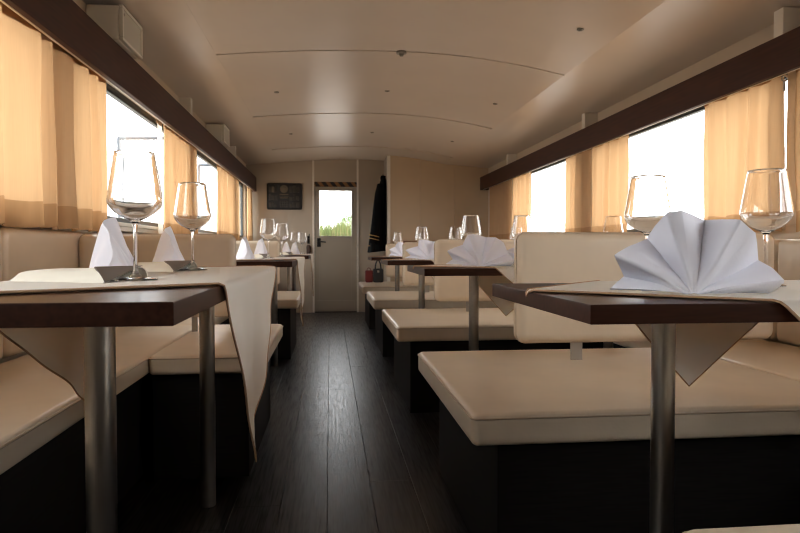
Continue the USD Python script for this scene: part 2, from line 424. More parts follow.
hd = part('handle_plate', rbox(DX0 + .035, DX0 + .085, yd0 - .008, yd0 + .002, 0.85, 0.965, .004, 2), 'dark_metal', do)
part('handle', cat_mesh(tube([(DX0 + .06, yd0, .92), (DX0 + .06, yd0 - .045, .92)], .009), tube([(DX0 + .06, yd0 - .042, .92), (DX0 + .10, yd0 - .044, .918), (DX0 + .15, yd0 - .042, .912)], .0085)), 'dark_metal', do)
hz = part('hazard_strip', rbox(DX0 - .0, DX1 + .0, Y_END - .004, Y_END + .004, DZ + .004, LINT - .008, .001, 1), 'hazard_yellow', do)
z0, z1 = DZ + .005, LINT - .009
for k in range(6):
    xa = DX0 - .02 + k * 0.108
    pts = [(max(xa, DX0 + .001), z1), (min(xa + .056, DX1 - .001), z1), (min(xa + .104, DX1 - .001), z0), (min(max(xa + .048, DX0 + .001), DX1 - .001), z0)]
    if pts[1][0] - pts[0][0] < .005: continue
    part('stripe', plate(pts, Y_END - .006, Y_END - .003), 'hazard_black', hz, smooth=False)

wp = struct('wall_inner')
PX = 0.705
part('side_panel', rbox(PX, PX + .03, Y_PART, Y_END, 0, zc(PX) + .01, .002, 1), 'end_wall_paint', wp)
for xa, xb in ((PX + .032, 1.115), (1.118, 1.54), (1.543, XR)):
    part('wall_panel', plate(ceil_poly(xa, xb, 0), Y_PART, Y_PART + .03), 'partition_paint', wp)
part('corner_strip', rbox(PX - .006, PX + .034, Y_PART - .006, Y_PART + .03, 0, zc(PX) - .004, .004, 2), 'trim_white', wp)
part('rail', rbox(PX + .06, XR - .02, Y_PART - .035, Y_PART - .001, 0.885, 0.925, .005, 2), 'ledge_wood', wp)

# ------------------------------------------------------------------ valances, rails, brackets
VXL, VXR, VZ0, VZ1 = -0.93, 1.86, 1.557, 1.736
t = thing('curtain_valance', 'long dark brown wooden valance board above the left windows', 'valance', (VXL, 0, VZ0))
part('board', rbox(-.024, 0, Y_FRONT + .02, Y_END - .03, 0, VZ1 - VZ0, .003, 2), 'valance_wood', t)
part('top_board', rbox(XLU - VXL + .003, -.0245, Y_FRONT + .02, Y_END - .051, VZ1 - VZ0 - .018, VZ1 - VZ0, .002, 1), 'valance_wood', t)
part('return_board', rbox(XLU - VXL + .002, -.024, Y_END - .05, Y_END - .03, 0, VZ1 - VZ0, .002, 1), 'valance_wood', t)
VZ1 = 1.715
t = thing('curtain_valance', 'long dark brown wooden valance board above the right windows', 'valance', (VXR, 0, VZ0))
part('board', rbox(0, .024, Y_FRONT + .02, Y_PART - .012, 0, VZ1 - VZ0, .003, 2), 'valance_wood', t)
part('top_board', rbox(.0245, XR - VXR - .003, Y_FRONT + .02, Y_PART - .033, VZ1 - VZ0 - .018, VZ1 - VZ0, .002, 1), 'valance_wood', t)
part('return_board', rbox(.024, XR - VXR - .002, Y_PART - .032, Y_PART - .012, 0, VZ1 - VZ0, .002, 1), 'valance_wood', t)
CXL, CXR = -0.994, 1.919
for cx, yb, sd, z in ((VXL - .029, Y_END - .08, 'left', 1.566), (VXR + .029, Y_PART - .06, 'right', 1.566)):
    t = thing('curtain_rail', f'thin pale curtain rail under the {sd} wooden valance', 'curtain rail', (cx, 0, z))
    part('rail', rbox(-.005, .005, Y_FRONT + .05, yb, -.009, .009, .002, 1), 'trim_white', t)
    for yy in np.arange(-1.6, yb - .3, 2.06):
        part('hanger', rbox(-.004, .004, yy, yy + .03, .009, .10, .002, 1), 'trim_white', t)
n = 2
for yy in (0.44, 2.55, 4.65, 6.73):
    n += 1; tr = struct(f'trim_{n}')
    part('post_cover', rbox(VXR + .012, XR, yy - .03, yy + .03, VZ1 + .001, 1.832, .004, 2), 'trim_white', tr)
for yy in (0.46, 2.58, 4.76, 6.93):
    n += 1; tr = struct(f'trim_{n}')
    part('post_cover', rbox(XLU, -.975, yy - .028, yy + .028, 1.7375, zc(-1.02) - .006, .004, 2), 'trim_white', tr)

# ------------------------------------------------------------------ curtains
def curtain(xc, ya, yb, pleats, amp, seed, label, mat='curtain_cloth', z0=0.902, z1=1.62, group=None, lean=0.0):
    r = random.Random(seed)
    n = int(pleats * 14) + 1; nz = 26
    s = np.linspace(0, 1, n)
    ph = r.random() * 6
    warp = s + 0.03 * np.sin(s * 9 + ph) + 0.02 * np.sin(s * 17 + ph * 2)
    P = np.zeros((n, nz, 3))
    for k in range(nz):
        w = k / (nz - 1)                         # 0 at the hem, 1 at the rail
        a = amp * (1.0 - 0.35 * w)
        x = a * np.sin(2 * math.pi * pleats * warp + ph + 0.35 * math.sin(3 * w + ph)) + 0.3 * a * np.sin(4.6 * math.pi * pleats * warp + 2 * ph)
        y = ya + (yb - ya) * s + lean * (1 - w) * (s - 0.5) + 0.006 * np.sin(6 * w + 8 * s + ph)
        zz = z0 + (z1 - z0) * w + (1 - w) * 0.004 * np.sin(2 * math.pi * pleats * warp)
        P[:, k] = np.stack([x, y - (ya + yb) / 2, np.full(n, 0) + zz - z0], 1)
    t = thing('curtain', label, 'curtain', (xc, (ya + yb) / 2, z0), 0, group)
    hb = 3
    part('cloth', (P[:, hb:].reshape(-1, 3), grid_faces(n, nz - hb)), mat, t, smooth=True)
    part('hem', (P[:, :hb + 1].reshape(-1, 3), grid_faces(n, hb + 1)), 'curtain_hem' if mat == 'curtain_cloth' else mat, t, smooth=True)
    part('header_tape', solidify(P[:, -3:], .003), 'curtain_hem', t, smooth=True)
    return t
CX = CXL
curtain(CX, 1.30, 2.375, 5.5, .020, 1, 'backlit tan curtain panel nearest on the left, at the photo edge')
curtain(CX, 2.405, 3.015, 4, .020, 2, 'backlit tan curtain panel on the left, just before the first clear window opening')
curtain(CX - .01, 3.914, 4.03, 1, .008, 3, 'narrow white sheer curtain edge beside the first left window opening', 'sheer_edge')
curtain(CX, 4.04, 4.495, 4, .018, 4, 'backlit tan curtain panel just beyond the narrow white sheer, left wall')
curtain(CX, 4.52, 4.995, 4, .018, 5, 'backlit tan curtain panel just before the second left window opening')
curtain(CX, 5.95, 6.41, 4, .018, 6, 'backlit tan curtain panel just beyond the second left window opening')
curtain(CX, 6.43, 7.157, 6, .018, 7, 'backlit tan curtain panel just before the farthest left window opening')
curtain(CX, 8.01, 8.37, 3, .016, 8, 'narrow tan curtain panel in the far left corner beside the dark plaque')
CX = CXR
curtain(CX, 1.45, 2.522, 6, .018, 11, 'backlit tan curtain panel at the right photo edge, beyond a thin bright gap')
curtain(CX, 2.572, 3.175, 4, .020, 12, 'wide backlit tan curtain panel behind the right wine glass of the nearest right table')
curtain(CX, 4.02, 4.595, 4, .021, 13, 'backlit tan curtain panel just beyond the large right window opening')
curtain(CX, 4.635, 5.12, 3.5, .020, 14, 'backlit tan curtain panel just before the far right window opening')
curtain(CX, 6.06, 6.66, 4, .020, 15, 'backlit tan curtain panel just beyond the far right window opening')
curtain(CX, 6.71, 7.66, 9, .016, 16, 'closely pleated darker curtain panel nearest the right partition')
t = thing('curtain_ring_bracket', 'small chrome curtain end bracket at the top of the bright gap on the right', 'curtain bracket', (CXR - .02, 2.543, 1.545))
part('ring', tube([(.012 * math.cos(a), 0, .012 * math.sin(a)) for a in np.linspace(0, 2 * math.pi, 20, endpoint=False)], .004, 8, closed=True), 'chrome', t)
part('pin', leg_mesh(0, 0, -.055, -.012, .005, 12), 'chrome', t)

# ------------------------------------------------------------------ loudspeakers above the left valance
for yy, lab in ((3.115, 'white box loudspeaker under the ceiling at upper left, nearest one'), (5.835, 'white box loudspeaker under the ceiling on the left, farther one')):
    t = thing('loudspeaker', lab, 'loudspeaker', (-1.0, yy, 1.742), 0, None)
    part('cabinet', rbox(-.052, .085, -.15, .15, 0, .152, .010, 3), 'plastic_white', t)
    part('front_frame', cat_mesh(rbox(.085, .104, -.15, .15, 0, .014, .004, 1), rbox(.085, .104, -.15, .15, .140, .154, .004, 1),
                                 rbox(.085, .104, -.15, -.136, .014, .140, .004, 1), rbox(.085, .104, .136, .15, .014, .140, .004, 1)), 'plastic_white', t)
    gr = part('grille', rbox(.085, .098, -.136, .136, .014, .140, .003, 1), 'speaker_cloth', t)
    part('badge', rbox(.0975, .0995, -.125, -.105, .118, .128, .0005, 1), 'spot_silver', gr)
    part('mounting_bracket', rbox(-.060, -.050, -.03, .03, .04, .12, .003, 1), 'dark_metal', t)

# ------------------------------------------------------------------ benches
SZR, SZL = 0.445, 0.455
def piping_loop(x0, x1, y0, y1, z, r=0.0035, c=0.03):
    pts = []
    for cx, cy, a0 in ((x1 - c, y1 - c, 0), (x0 + c, y1 - c, 90), (x0 + c, y0 + c, 180), (x1 - c, y0 + c, 270)):
        for a in np.linspace(a0, a0 + 90, 5):
            pts.append((cx + c * math.cos(math.radians(a)), cy + c * math.sin(math.radians(a)), z))
    return tube(pts, r, 6, closed=True)

def cushion(t, name, x0, x1, y0, y1, z0, z1, r=.017, bulge=.006):
    s = part(name, rbox(x0, x1, y0, y1, z0, z1, r, 4, mid=6, bulge=bulge), 'cream_leather', t, smooth=True)
    part('piping', piping_loop(x0 - .0005, x1 + .0005, y0 - .0005, y1 + .0005, z1 - .011, .0028, r), 'cream_piping', s, smooth=True)
    return s
def back_pad(t, x0, x1, y0, y1, z0, z1, r=.03):
    s = part('backrest', rbox(x0, x1, y0, y1, z0, z1, r, 5, mid=4), 'cream_leather', t, smooth=True)
    # a seam round the pad, parallel to its front face
    c = r; pts = []
    ym = y0 + r * .9
    for cx, cz, a0 in ((x1 - c, z1 - c, 0), (x0 + c, z1 - c, 90), (x0 + c, z0 + c, 180), (x1 - c, z0 + c, 270)):
        for a in np.linspace(a0, a0 + 90, 6):
            pts.append((cx + c * math.cos(math.radians(a)), ym, cz + c * math.sin(math.radians(a))))
    part('piping', tube(pts, .003, 6, closed=True), 'cream_piping', s, smooth=True)
    return s

RX0, RX1 = 0.326, 1.360
def right_bench(y0, label, src=None):
    loc = ((RX0 + RX1) / 2, y0 + .4675, 0)
    if src is not None:
        return copy_of(src, 'bench', label, 'bench', loc)
    t = thing('bench', label, 'bench', loc)
    ox, oy = loc[0], loc[1]
    X = lambda v: v - ox
    cushion(t, 'seat', X(RX0), X(RX1), -.4675, .4675, .368, SZR)
    part('plinth', rbox(X(.400), X(1.355), -.4175, .4175, 0.0, .369, .003, 1), 'plinth_wood', t)
    back_pad(t, X(.62), X(1.54), .155, .235, .514, .883)
    for bx in (.834, 1.326):
        part('bracket', rbox(X(bx) - .020, X(bx) + .020, .186, .196, SZR, .60, .002, 1), 'bracket_steel', t)
    return t
R_Y0 = [1.458 + 1.70 * k for k in range(4)]
order = ['nearest', 'second', 'third', 'farthest']
b0 = right_bench(R_Y0[0], 'cream leather bench with padded backrest, nearest on the right of the aisle')
right_bench(R_Y0[1], 'cream leather bench with padded backrest, second on the right of the aisle', b0)
right_bench(R_Y0[2], 'cream leather bench with padded backrest, third on the right of the aisle', b0)
right_bench(R_Y0[3], 'cream leather bench with padded backrest, farthest right, two bags on its end', b0)
t = thing('bench', 'cream leather bench edge just showing at the bottom right corner', 'bench', (0.92, 0.495, 0))
cushion(t, 'seat', -.44, .44, -.345, .345, .368, SZR)
part('plinth', rbox(-.38, .43, -.30, .30, 0, .369, .003, 1), 'plinth_wood', t)

def wall_bench_right(y0, y1, label):
    t = thing('banquette', label, 'bench', (1.6, (y0 + y1) / 2, 0))
    h = (y1 - y0) / 2
    cushion(t, 'seat', 1.363 - 1.6, 1.832 - 1.6, -h + .002, h - .002, .368, SZR, r=.016, bulge=.004)
    part('plinth', rbox(1.40 - 1.6, XR - 1.6 - .004, -h + .002, h - .002, 0, .367, .003, 1), 'plinth_wood', t)
    s = part('backrest', rbox(1.834 - 1.6, 1.945 - 1.6, -h + .003, h - .003, .44, .868, .028, 4, mid=4), 'cream_leather', t, smooth=True)
    return t
nm = ['beside the nearest right bench', 'beside the second right bench', 'beside the third right bench', 'at the far right partition']
for k, y0 in enumerate(R_Y0):
    wall_bench_right(y0 - .655, y0 + 1.04 if k < 3 else Y_PART - .045, f'cream leather wall bench along the right windows, {nm[k]}')

LX0, LX1 = -0.635, -0.235
L_Y0 = [2.325 + 2.5 * k for k in range(3)]
def left_bench(y0, label, src=None):
    loc = ((LX0 + LX1) / 2, y0 + .47, 0)
    if src is not None:
        return copy_of(src, 'end_bench', label, 'bench', loc)
    t = thing('end_bench', label, 'bench', loc)
    X = lambda v: v - loc[0]
    cushion(t, 'seat', X(LX0 + .002), X(LX1), -.47, .47, .385, SZL)
    part('plinth', rbox(X(LX0 + .004), X(LX1 - .06), -.42, .42, 0, .386, .003, 1), 'plinth_wood', t)
    back_pad(t, X(-1.075), X(-.415), .10, .175, .53, .892)
    part('bracket', rbox(X(-.604) - .013, X(-.604) + .013, .172, .182, SZL, .70, .002, 1), 'bracket_steel', t)
    return t
lb = left_bench(L_Y0[0], 'cream leather end bench with backrest behind the nearest left table')
left_bench(L_Y0[1], 'cream leather end bench with backrest behind the middle left table', lb)
def wall_bench_left(ya, yj, yb, label):
    yc = (ya + yb) / 2
    t = thing('banquette', label, 'bench', (-.86, yc, 0))
    cushion(t, 'seat', -1.08 + .86, LX0 + .86, ya - yc + .002, yb - yc - .005, .385, SZL, r=.016, bulge=.004)
    part('plinth', rbox(XL + .86 + .004, LX0 - .05 + .86, ya - yc + .002, yb - yc - .002, 0, .384, .003, 1), 'plinth_wood', t)
    for a, b in ((ya, yj), (yj, yb)):
        part('backrest', rbox(XL + .86 + .01, -1.08 + .86, a - yc + .004, b - yc - .004, .455, .905, .026, 4, mid=4), 'cream_leather', t, smooth=True)
    return t
ln = ['nearest, at the lower left photo edge', 'beside the middle left table', 'beside the farthest left table']
for k, y0 in enumerate(L_Y0):
    ya, yj, yb = y0 - 1.56, y0 - .035, y0 + .94
    if k == 2: yj, yb = 7.8, 8.36
    wall_bench_left(ya, yj, yb, f'cream leather wall bench under the left windows, {ln[k]}')

# ------------------------------------------------------------------ tables
TZR, TZL = 0.747, 0.765
TH = 0.030
LEG_R = 0.0225
RT = dict(x0=.383, x1=1.56, dy=.292)
def right_table(yc, label, src=None):
    loc = (0.97, yc, 0)
    if src is not None: return copy_of(src, 'dining_table', label, 'table', loc)
    t = thing('dining_table', label, 'table', loc)
    X = lambda v: v - loc[0]
    part('tabletop', rbox(X(RT['x0']), X(RT['x1']), -RT['dy'], RT['dy'], TZR - TH, TZR, .0018, 2), 'wenge_top', t, smooth=30)
    for lx in (.655, 1.30):
        if lx > 1.2:
            part('leg', leg_mesh(X(lx), 0, 0.0, TZR - TH, LEG_R), 'steel', t)
        else:
            part('leg', leg_mesh(X(lx), 0, 0.0, TZR - TH, LEG_R), 'steel', t)
        part('mounting_plate', disc(X(lx), 0, TZR - TH - .006, .05, .006), 'bracket_steel', t)
    return t
RTY = [1.209 + 1.695 * k for k in range(4)]
rt0 = right_table(RTY[0], 'dark wood table with steel leg, nearest on the right of the aisle')
for k in (1, 2, 3):
    right_table(RTY[k], f'dark wood table with steel leg, {order[k]} on the right of the aisle', rt0)

LTX0, LTX1, LTL = -0.600, -0.190, 1.52
LTY = [0.812 + LTL / 2 + 2.5 * k for k in range(3)]
def left_table(yc, label, src=None):
    loc = ((LTX0 + LTX1) / 2, yc, 0)
    if src is not None: return copy_of(src, 'long_dining_table', label, 'table', loc)
    t = thing('long_dining_table', label, 'table', loc)
    h = (LTX1 - LTX0) / 2
    part('tabletop', rbox(-h, h, -LTL / 2, LTL / 2, TZL - TH, TZL, .0018, 2), 'wenge_top_long', t, smooth=30)
    for ly in (1.10 - yc, 2.12 - yc):
        part('leg', leg_mesh(-.375 - loc[0] if ly < 0 else -.393 - loc[0], ly, 0.0, TZL - TH, .024), 'steel', t)
        part('mounting_plate', disc(-.38 - loc[0], ly, TZL - TH - .006, .05, .006), 'bracket_steel', t)
    return t
lt0 = left_table(LTY[0], 'long dark wood table with two steel legs, nearest on the left of the aisle')
left_table(LTY[1], 'long dark wood table with steel legs, middle one on the left of the aisle', lt0)
left_table(LTY[2], 'long dark wood table with steel legs, farthest on the left of the aisle', lt0)

# ------------------------------------------------------------------ table cloths laid corner-wise
def cloth_mesh(cx, cy, half, rot, rect, seed, N=78, amp=0.012, ys=1.0):
    """A square cloth turned by rot, its middle at (cx, cy) on the table rect=(x0,x1,y0,y1); what lies past an edge hangs down. z = 0 on the table."""
    r = np.random.RandomState(seed)
    side = half * math.sqrt(2)
    a = np.linspace(-side / 2, side / 2, N)
    U, V = np.meshgrid(a, a, indexing='ij')
    c, s = math.cos(math.radians(rot + 45)), math.sin(math.radians(rot + 45))
    X, Y = cx + c * U - s * V, cy + ys * (s * U + c * V)
    x0, x1, y0, y1 = rect
    P = np.stack([X, Y, np.full_like(X, 0.0022)], -1)
    nz = meshkit.fbm(np.stack([X * 5 + seed, Y * 5, 0 * X], -1).reshape(-1, 3)).reshape(X.shape) if hasattr(meshkit, 'fbm') else 0 * X
    P[..., 2] += 0.0012 + 0.0016 * np.clip(nz + .3, 0, 1)
    rr = 0.009
    for ax, lim, sg in ((0, x0, -1), (0, x1, 1), (1, y0, -1), (1, y1, 1)):
        d = sg * (P[..., ax] - lim)
        over = d > 0
        ang = np.clip(d / rr, 0, math.pi / 2)
        drop = np.where(d < rr * math.pi / 2, rr * (1 - np.cos(ang)), rr + d - rr * math.pi / 2)
        out = rr * np.sin(ang)
        other = Y if ax == 0 else X
        w = np.clip(drop / 0.35, 0, 1.3)
        rip = amp * w * (1.3 + np.sin(other * 13 + seed) + 0.5 * np.sin(other * 29 + 2 * seed + drop * 4))
        P[..., ax] = np.where(over, lim + sg * (out + np.where(d > rr, rip, 0)), P[..., ax])
        P[..., 2] = np.where(over, P[..., 2] - drop, P[..., 2])
    return P
def tablecloth(loc, cx, cy, half, rot, rect, seed, label, src=None, amp=.012, ys=1.0):
    if src is not None: return copy_of(src, 'tablecloth', label, 'tablecloth', loc)
    t = thing('tablecloth', label, 'tablecloth', loc)
    P = cloth_mesh(cx, cy, half, rot, rect, seed, amp=amp, ys=ys)
    part('cloth', solidify(P, .0012), 'tablecloth_linen', t, smooth=50)
    loop = [P[0, j] for j in range(P.shape[1])] + [P[i, -1] for i in range(1, P.shape[0])] + [P[-1, j] for j in range(P.shape[1] - 2, -1, -1)] + [P[i, 0] for i in range(P.shape[0] - 2, 0, -1)]
    part('hem', tube(loop, .0022, 6, closed=True), 'hem_thread', t, smooth=True)
    return t
hx = (RT['x1'] - RT['x0']) / 2
rrect = (-(0.97 - RT['x0']), RT['x1'] - 0.97, -RT['dy'], RT['dy'])
rc0 = tablecloth((.97, RTY[0], TZR), .918 - .97, 1.221 - RTY[0], .552, 2.4, rrect, 3, 'cream square cloth laid cornerwise on the nearest right table')
for k in (1, 2, 3):
    tablecloth((.97, RTY[k], TZR), 0, 0, 0, 0, None, 0, f'cream square cloth laid cornerwise on the {order[k]} right table', rc0)
lcx = (LTX0 + LTX1) / 2
lrect = (LTX0 - lcx, LTX1 - lcx, -LTL / 2, LTL / 2)
lc0 = tablecloth((lcx, LTY[0], TZL), -.365 - lcx, 1.60 - LTY[0], .605, -13, lrect, 5, 'cream square cloth on the nearest left table, corner hanging into the aisle', amp=.009, ys=1.18)
tablecloth((lcx, LTY[1], TZL), 0, 0, 0, 0, None, 0, 'cream square cloth on the middle left table, pointed corner hanging', lc0)
tablecloth((lcx, LTY[2], TZL), 0, 0, 0, 0, None, 0, 'cream square cloth on the farthest left table near the door', lc0)

# ------------------------------------------------------------------ wine glasses
from scipy.interpolate import PchipInterpolator
def dense(pts, n):
    p = np.array(pts); s = np.r_[0, np.cumsum(np.linalg.norm(np.diff(p, axis=0), axis=1))]
    q = np.linspace(0, s[-1], n)
    return np.stack([PchipInterpolator(s, p[:, 0])(q), PchipInterpolator(s, p[:, 1])(q)], 1)
foot_p = dense([(0.0, 0), (.034, 0), (.0395, .0008), (.0402, .0018), (.036, .0032), (.02, .0058), (.009, .0105), (.0048, .018)], 26)
stem_p = dense([(.0048, .018), (.0040, .034), (.0037, .07), (.0040, .1), (.0048, .110)], 14)
bowl_out = [(.0048, .110), (.0085, .1155), (.021, .1225), (.037, .1335), (.0470, .1455), (.0503, .1565), (.0494, .165), (.0462, .186), (.0412, .218), (.0362, .25)]
bowl_in = [(.0355, .2503), (.0405, .218), (.0455, .186), (.0487, .165), (.0496, .157), (.0462, .1463), (.036, .1345), (.0205, .1242), (.009, .1195), (0.0, .1185)]
bowl_p = np.vstack([dense(bowl_out, 34), dense(bowl_in, 34)])
GS = np.array([.985, .957])
foot_p, stem_p, bowl_p = foot_p * GS, stem_p * GS, bowl_p * GS
gm0 = None
def wine_glass(x, y, z, label, group=None):
    global gm0
    if gm0 is not None: return copy_of(gm0, 'wine_glass', label, 'wine glass', (x, y, z), 0, group)
    gm0 = thing('wine_glass', label, 'wine glass', (x, y, z), 0, group)
    part('bowl', lathe(bowl_p, 48), 'glass', gm0, smooth=True)
    part('stem', lathe(stem_p, 24), 'glass', gm0, smooth=True)
    part('foot', lathe(foot_p, 48), 'glass', gm0, smooth=True)
    return gm0
CZ = 0.0052
wine_glass(-.364, 1.263, TZL + CZ, 'large empty wine glass nearest the camera on the nearest left table')
wine_glass(-.377, 1.838, TZL + CZ, 'second empty wine glass, farther along the nearest left table')
wine_glass(-.375, 4.00, TZL + CZ, 'empty wine glass on the middle left table, nearer one')
wine_glass(-.344, 4.72, TZL + CZ, 'empty wine glass on the middle left table, farther one')
wine_glass(-.380, 7.15, TZL + CZ, 'empty wine glass on the farthest left table, left of two')
wine_glass(-.312, 7.34, TZL + CZ, 'empty wine glass on the farthest left table, right of two')
where = {.685: 'the one nearest the aisle', .94: 'the middle one', 1.41: 'the one nearest the window'}
wine_glass(.709, 1.385, TZR + CZ, 'large empty wine glass behind the left of the nearest right napkin fan')
wine_glass(.898, 1.25, TZR + CZ, 'large empty wine glass behind the right end of the nearest right napkin fan')
for k in (1, 2, 3):
    for xx, dy in ((.685, .20), (.94, .20), (1.41, .20)):
        if k == 3 and xx > 1: continue
        wine_glass(xx, RTY[k] + dy, TZR + CZ, f'empty wine glass on the {order[k]} right table, {where[xx]}')

# ------------------------------------------------------------------ fan-folded napkins
def fan_napkin_parts(t):
    rim = [(-0.162, 0.03, 0.01), (-0.122, 0.0, 0.03), (-0.157, 0.034, 0.067), (-0.121, 0.012, 0.081), (-0.073, -0.022, 0.094), (-0.068, 0.0, 0.116), (-0.063, 0.03, 0.138), (-0.04, 0.026, 0.141), (-0.003, 0.002, 0.135),
           (0.036, -0.026, 0.127), (0.05, 0.004, 0.127), (0.064, 0.034, 0.126), (0.101, 0.014, 0.106), (0.137, -0.024, 0.056), (0.142, 0.004, 0.043), (0.142, 0.034, 0.023), (0.145, 0.016, 0.01), (0.142, 0.0, 0.002)]
    R = np.array([(u, -d, w) for u, d, w in rim])
    s = np.r_[0, np.cumsum(np.linalg.norm(np.diff(R, axis=0), axis=1))]
    q = np.sort(np.r_[s, np.linspace(0, s[-1], 70)]); q = q[np.r_[True, np.diff(q) > 1e-5]]
    R = np.stack([np.interp(q, s, R[:, k]) for k in range(3)], 1)
    n = len(R); nt = 16
    ang = np.linspace(0, 1, n)
    base = np.stack([-.012 + .024 * ang, np.zeros(n), np.full(n, .001)], 1)
    P = np.zeros((n, nt, 3))
    for k, w in enumerate(np.linspace(0, 1, nt)):
        P[:, k] = base + (R - base) * w
        P[:, k, 1] = R[:, 1] * w - .004 * math.sin(math.pi * w) + .002 * np.sin(ang * 40 + w * 6)
        P[:, k, 2] += .002 * math.sin(math.pi * w)
    P[..., 2] = np.maximum(P[..., 2], .0015)
    part('pleats', solidify(P[:, ::-1], .0028), 'napkin_white', t, smooth=32)
    # the folded triangle behind that props the fan up
    A, B = np.array([-.04, .014, .075]), np.array([.05, .014, .075])
    C0, C1 = np.array([-.07, .045, .002]), np.array([.08, .045, .002])
    Q = np.zeros((12, 10, 3))
    for i, u in enumerate(np.linspace(0, 1, 12)):
        for j, v in enumerate(np.linspace(0, 1, 10)):
            top, bot = A + (B - A) * u, C0 + (C1 - C0) * u
            Q[i, j] = top + (bot - top) * v + np.array([0, .012 * math.sin(math.pi * v), .01 * math.sin(math.pi * v) * math.sin(math.pi * u)])
    part('back_fold', solidify(Q, .0028), 'napkin_white', t, smooth=40)
nap0 = None
def napkin(x, y, z, rot, label):
    global nap0
    if nap0 is not None: return copy_of(nap0, 'folded_napkin', label, 'napkin', (x, y, z), rot)
    nap0 = thing('folded_napkin', label, 'napkin', (x, y, z), rot); fan_napkin_parts(nap0); return nap0
napkin(.62, 1.05, TZR + .005, 0, 'large white fan-folded napkin on the nearest right table')
napkin(.66, RTY[1] - .10, TZR + .005, 3, 'white fan-folded napkin nearest the aisle on the second right table')
napkin(.955, RTY[1] - .02, TZR + .005, -6, 'white fan-folded napkin half hidden by a backrest on the second right table')
napkin(.69, RTY[2] - .08, TZR + .005, -14, 'white fan-folded napkin on the third right table')
napkin(.70, RTY[3] - .06, TZR + .005, 20, 'white fan-folded napkin on the farthest right table')
def tent_napkin_parts(t):
    def tent(hx, hy, h, lift, seed):
        n, m = 40, 25
        P = np.zeros((n, m, 3))
        for a, ph in enumerate(np.linspace(0, math.pi, n)):
            for b, u in enumerate(np.linspace(-1, 1, m)):
                k = 1 - abs(u)
                d = hy * (1 - .25 * abs(math.cos(ph)))
                ridge = math.sin(ph) ** .8
                zig = .010 * math.sin(5 * ph + seed) * k + .003 * math.sin(11 * ph + 2 * seed)
                P[a, b] = (-hx * math.cos(ph) * (1 - .12 * abs(u)) + .012 * k * ridge, u * d + zig, .0015 + lift * k + h * ridge * k ** .85 + .003 * math.sin(9 * ph) * k * abs(u) * 2)
        P[..., 2] = np.maximum(P[..., 2], .001)
        return P
    part('folded_body', solidify(tent(.088, .047, .128, 0, .4), -.002), 'napkin_white', t, smooth=24)
    F = tent(.066, .051, .098, 0, 1.3)[:, 12:]
    part('side_fold', solidify(F[3:-3] + np.array([-.006, .004, 0]), -.002), 'napkin_white', t, smooth=24)
tent0 = None
def side_napkin(x, y, z, rot, label):
    global tent0
    if tent0 is not None: return copy_of(tent0, 'standing_napkin', label, 'napkin', (x, y, z), rot)
    tent0 = thing('standing_napkin', label, 'napkin', (x, y, z), rot); tent_napkin_parts(tent0); return tent0
side_napkin(-.492, 1.53, TZL + .005, -78, 'white standing folded napkin behind the nearest wine glass on the nearest left table')
side_napkin(-.515, 2.13, TZL + .005, -72, 'white standing folded napkin beside the second wine glass on the nearest left table')
side_napkin(-.49, 3.80, TZL + .005, -80, 'bright white standing napkin on the middle left table, nearer one')
side_napkin(-.465, 4.45, TZL + .005, -76, 'white standing napkin behind the nearer wine glass of the middle left table')
side_napkin(-.44, 6.60, TZL + .005, -80, 'small-looking white napkin on the farthest left table, left one')
side_napkin(-.37, 6.90, TZL + .005, -76, 'small-looking white napkin on the farthest left table, right one')

# ------------------------------------------------------------------ cutlery pouches on the left tables
def pouch_parts(t):
    # a folded cream napkin pouch, low at the window end, higher and cut off at an angle at the aisle end
    A0, A1 = np.array([-.181, -.025, .001]), np.array([.019, -.115, .001])
    TL, TR = np.array([-.020, -.050, .027]), np.array([.034, .060, .026])
    left = [A0, A0 + (.004, .006, .010), A0 + (.012, .018, .017), A0 + (.03, .07, .019), A0 + (.045, .112, .015), A0 + (.05, .125, .001)]
    right = [A1, A1 + (TL - A1) * .45 + (0, -.004, .004), TL + (0, 0, -.001), (TL + TR) / 2 + (0, 0, .001), TR + (0, 0, -.002), TR + (.006, .014, -.025)]
    k = np.linspace(0, 1, 6); q = np.linspace(0, 1, 26)
    L = np.stack([PchipInterpolator(k, np.array(left)[:, c])(q) for c in range(3)], 1)
    Rr = np.stack([PchipInterpolator(k, np.array(right)[:, c])(q) for c in range(3)], 1)
    n = 24
    P = np.zeros((n, 26, 3))
    for a, u in enumerate(np.linspace(0, 1, n)):
        P[a] = L + (Rr - L) * u
        round_in = 1 - max(0, (.06 - u) / .06) ** 2 * .55
        P[a, :, 2] = .001 + (P[a, :, 2] - .001) * round_in + .0012 * math.sin(7 * u) * np.sin(math.pi * q)
    part('fold', solidify(P, .0025), 'pouch_linen', t, smooth=50)
    Tm = np.array([TL + (.001, -.001, .0015), TR + (.001, -.001, .0015), A1 + (.001, -.002, .001)])
    Tb = Tm + np.array([-.003, .002, -.0008])
    part('flap', (np.vstack([Tm, Tb]), np.array([[0, 2, 1], [3, 4, 5], [0, 1, 4], [0, 4, 3], [1, 2, 5], [1, 5, 4], [2, 0, 3], [2, 3, 5]])), 'grey_satin', t, smooth=False, label='grey triangular flap')
p0 = thing('cutlery_pouch', 'cream folded pouch with grey triangular flap beside the nearest left wine glass', 'cutlery pouch', (-.408, 1.285, TZL + .0035))
pouch_parts(p0)
copy_of(p0, 'cutlery_pouch', 'cream folded pouch with grey triangular flap beside the second left wine glass', 'cutlery pouch', (-.415, 1.817, TZL + .004))
copy_of(p0, 'cutlery_pouch', 'cream folded pouch with grey flap on the middle left table', 'cutlery pouch', (-.42, 4.16, TZL + .004))
copy_of(p0, 'cutlery_pouch', 'cream folded pouch with grey flap on the farthest left table', 'cutlery pouch', (-.40, 6.28, TZL + .004))

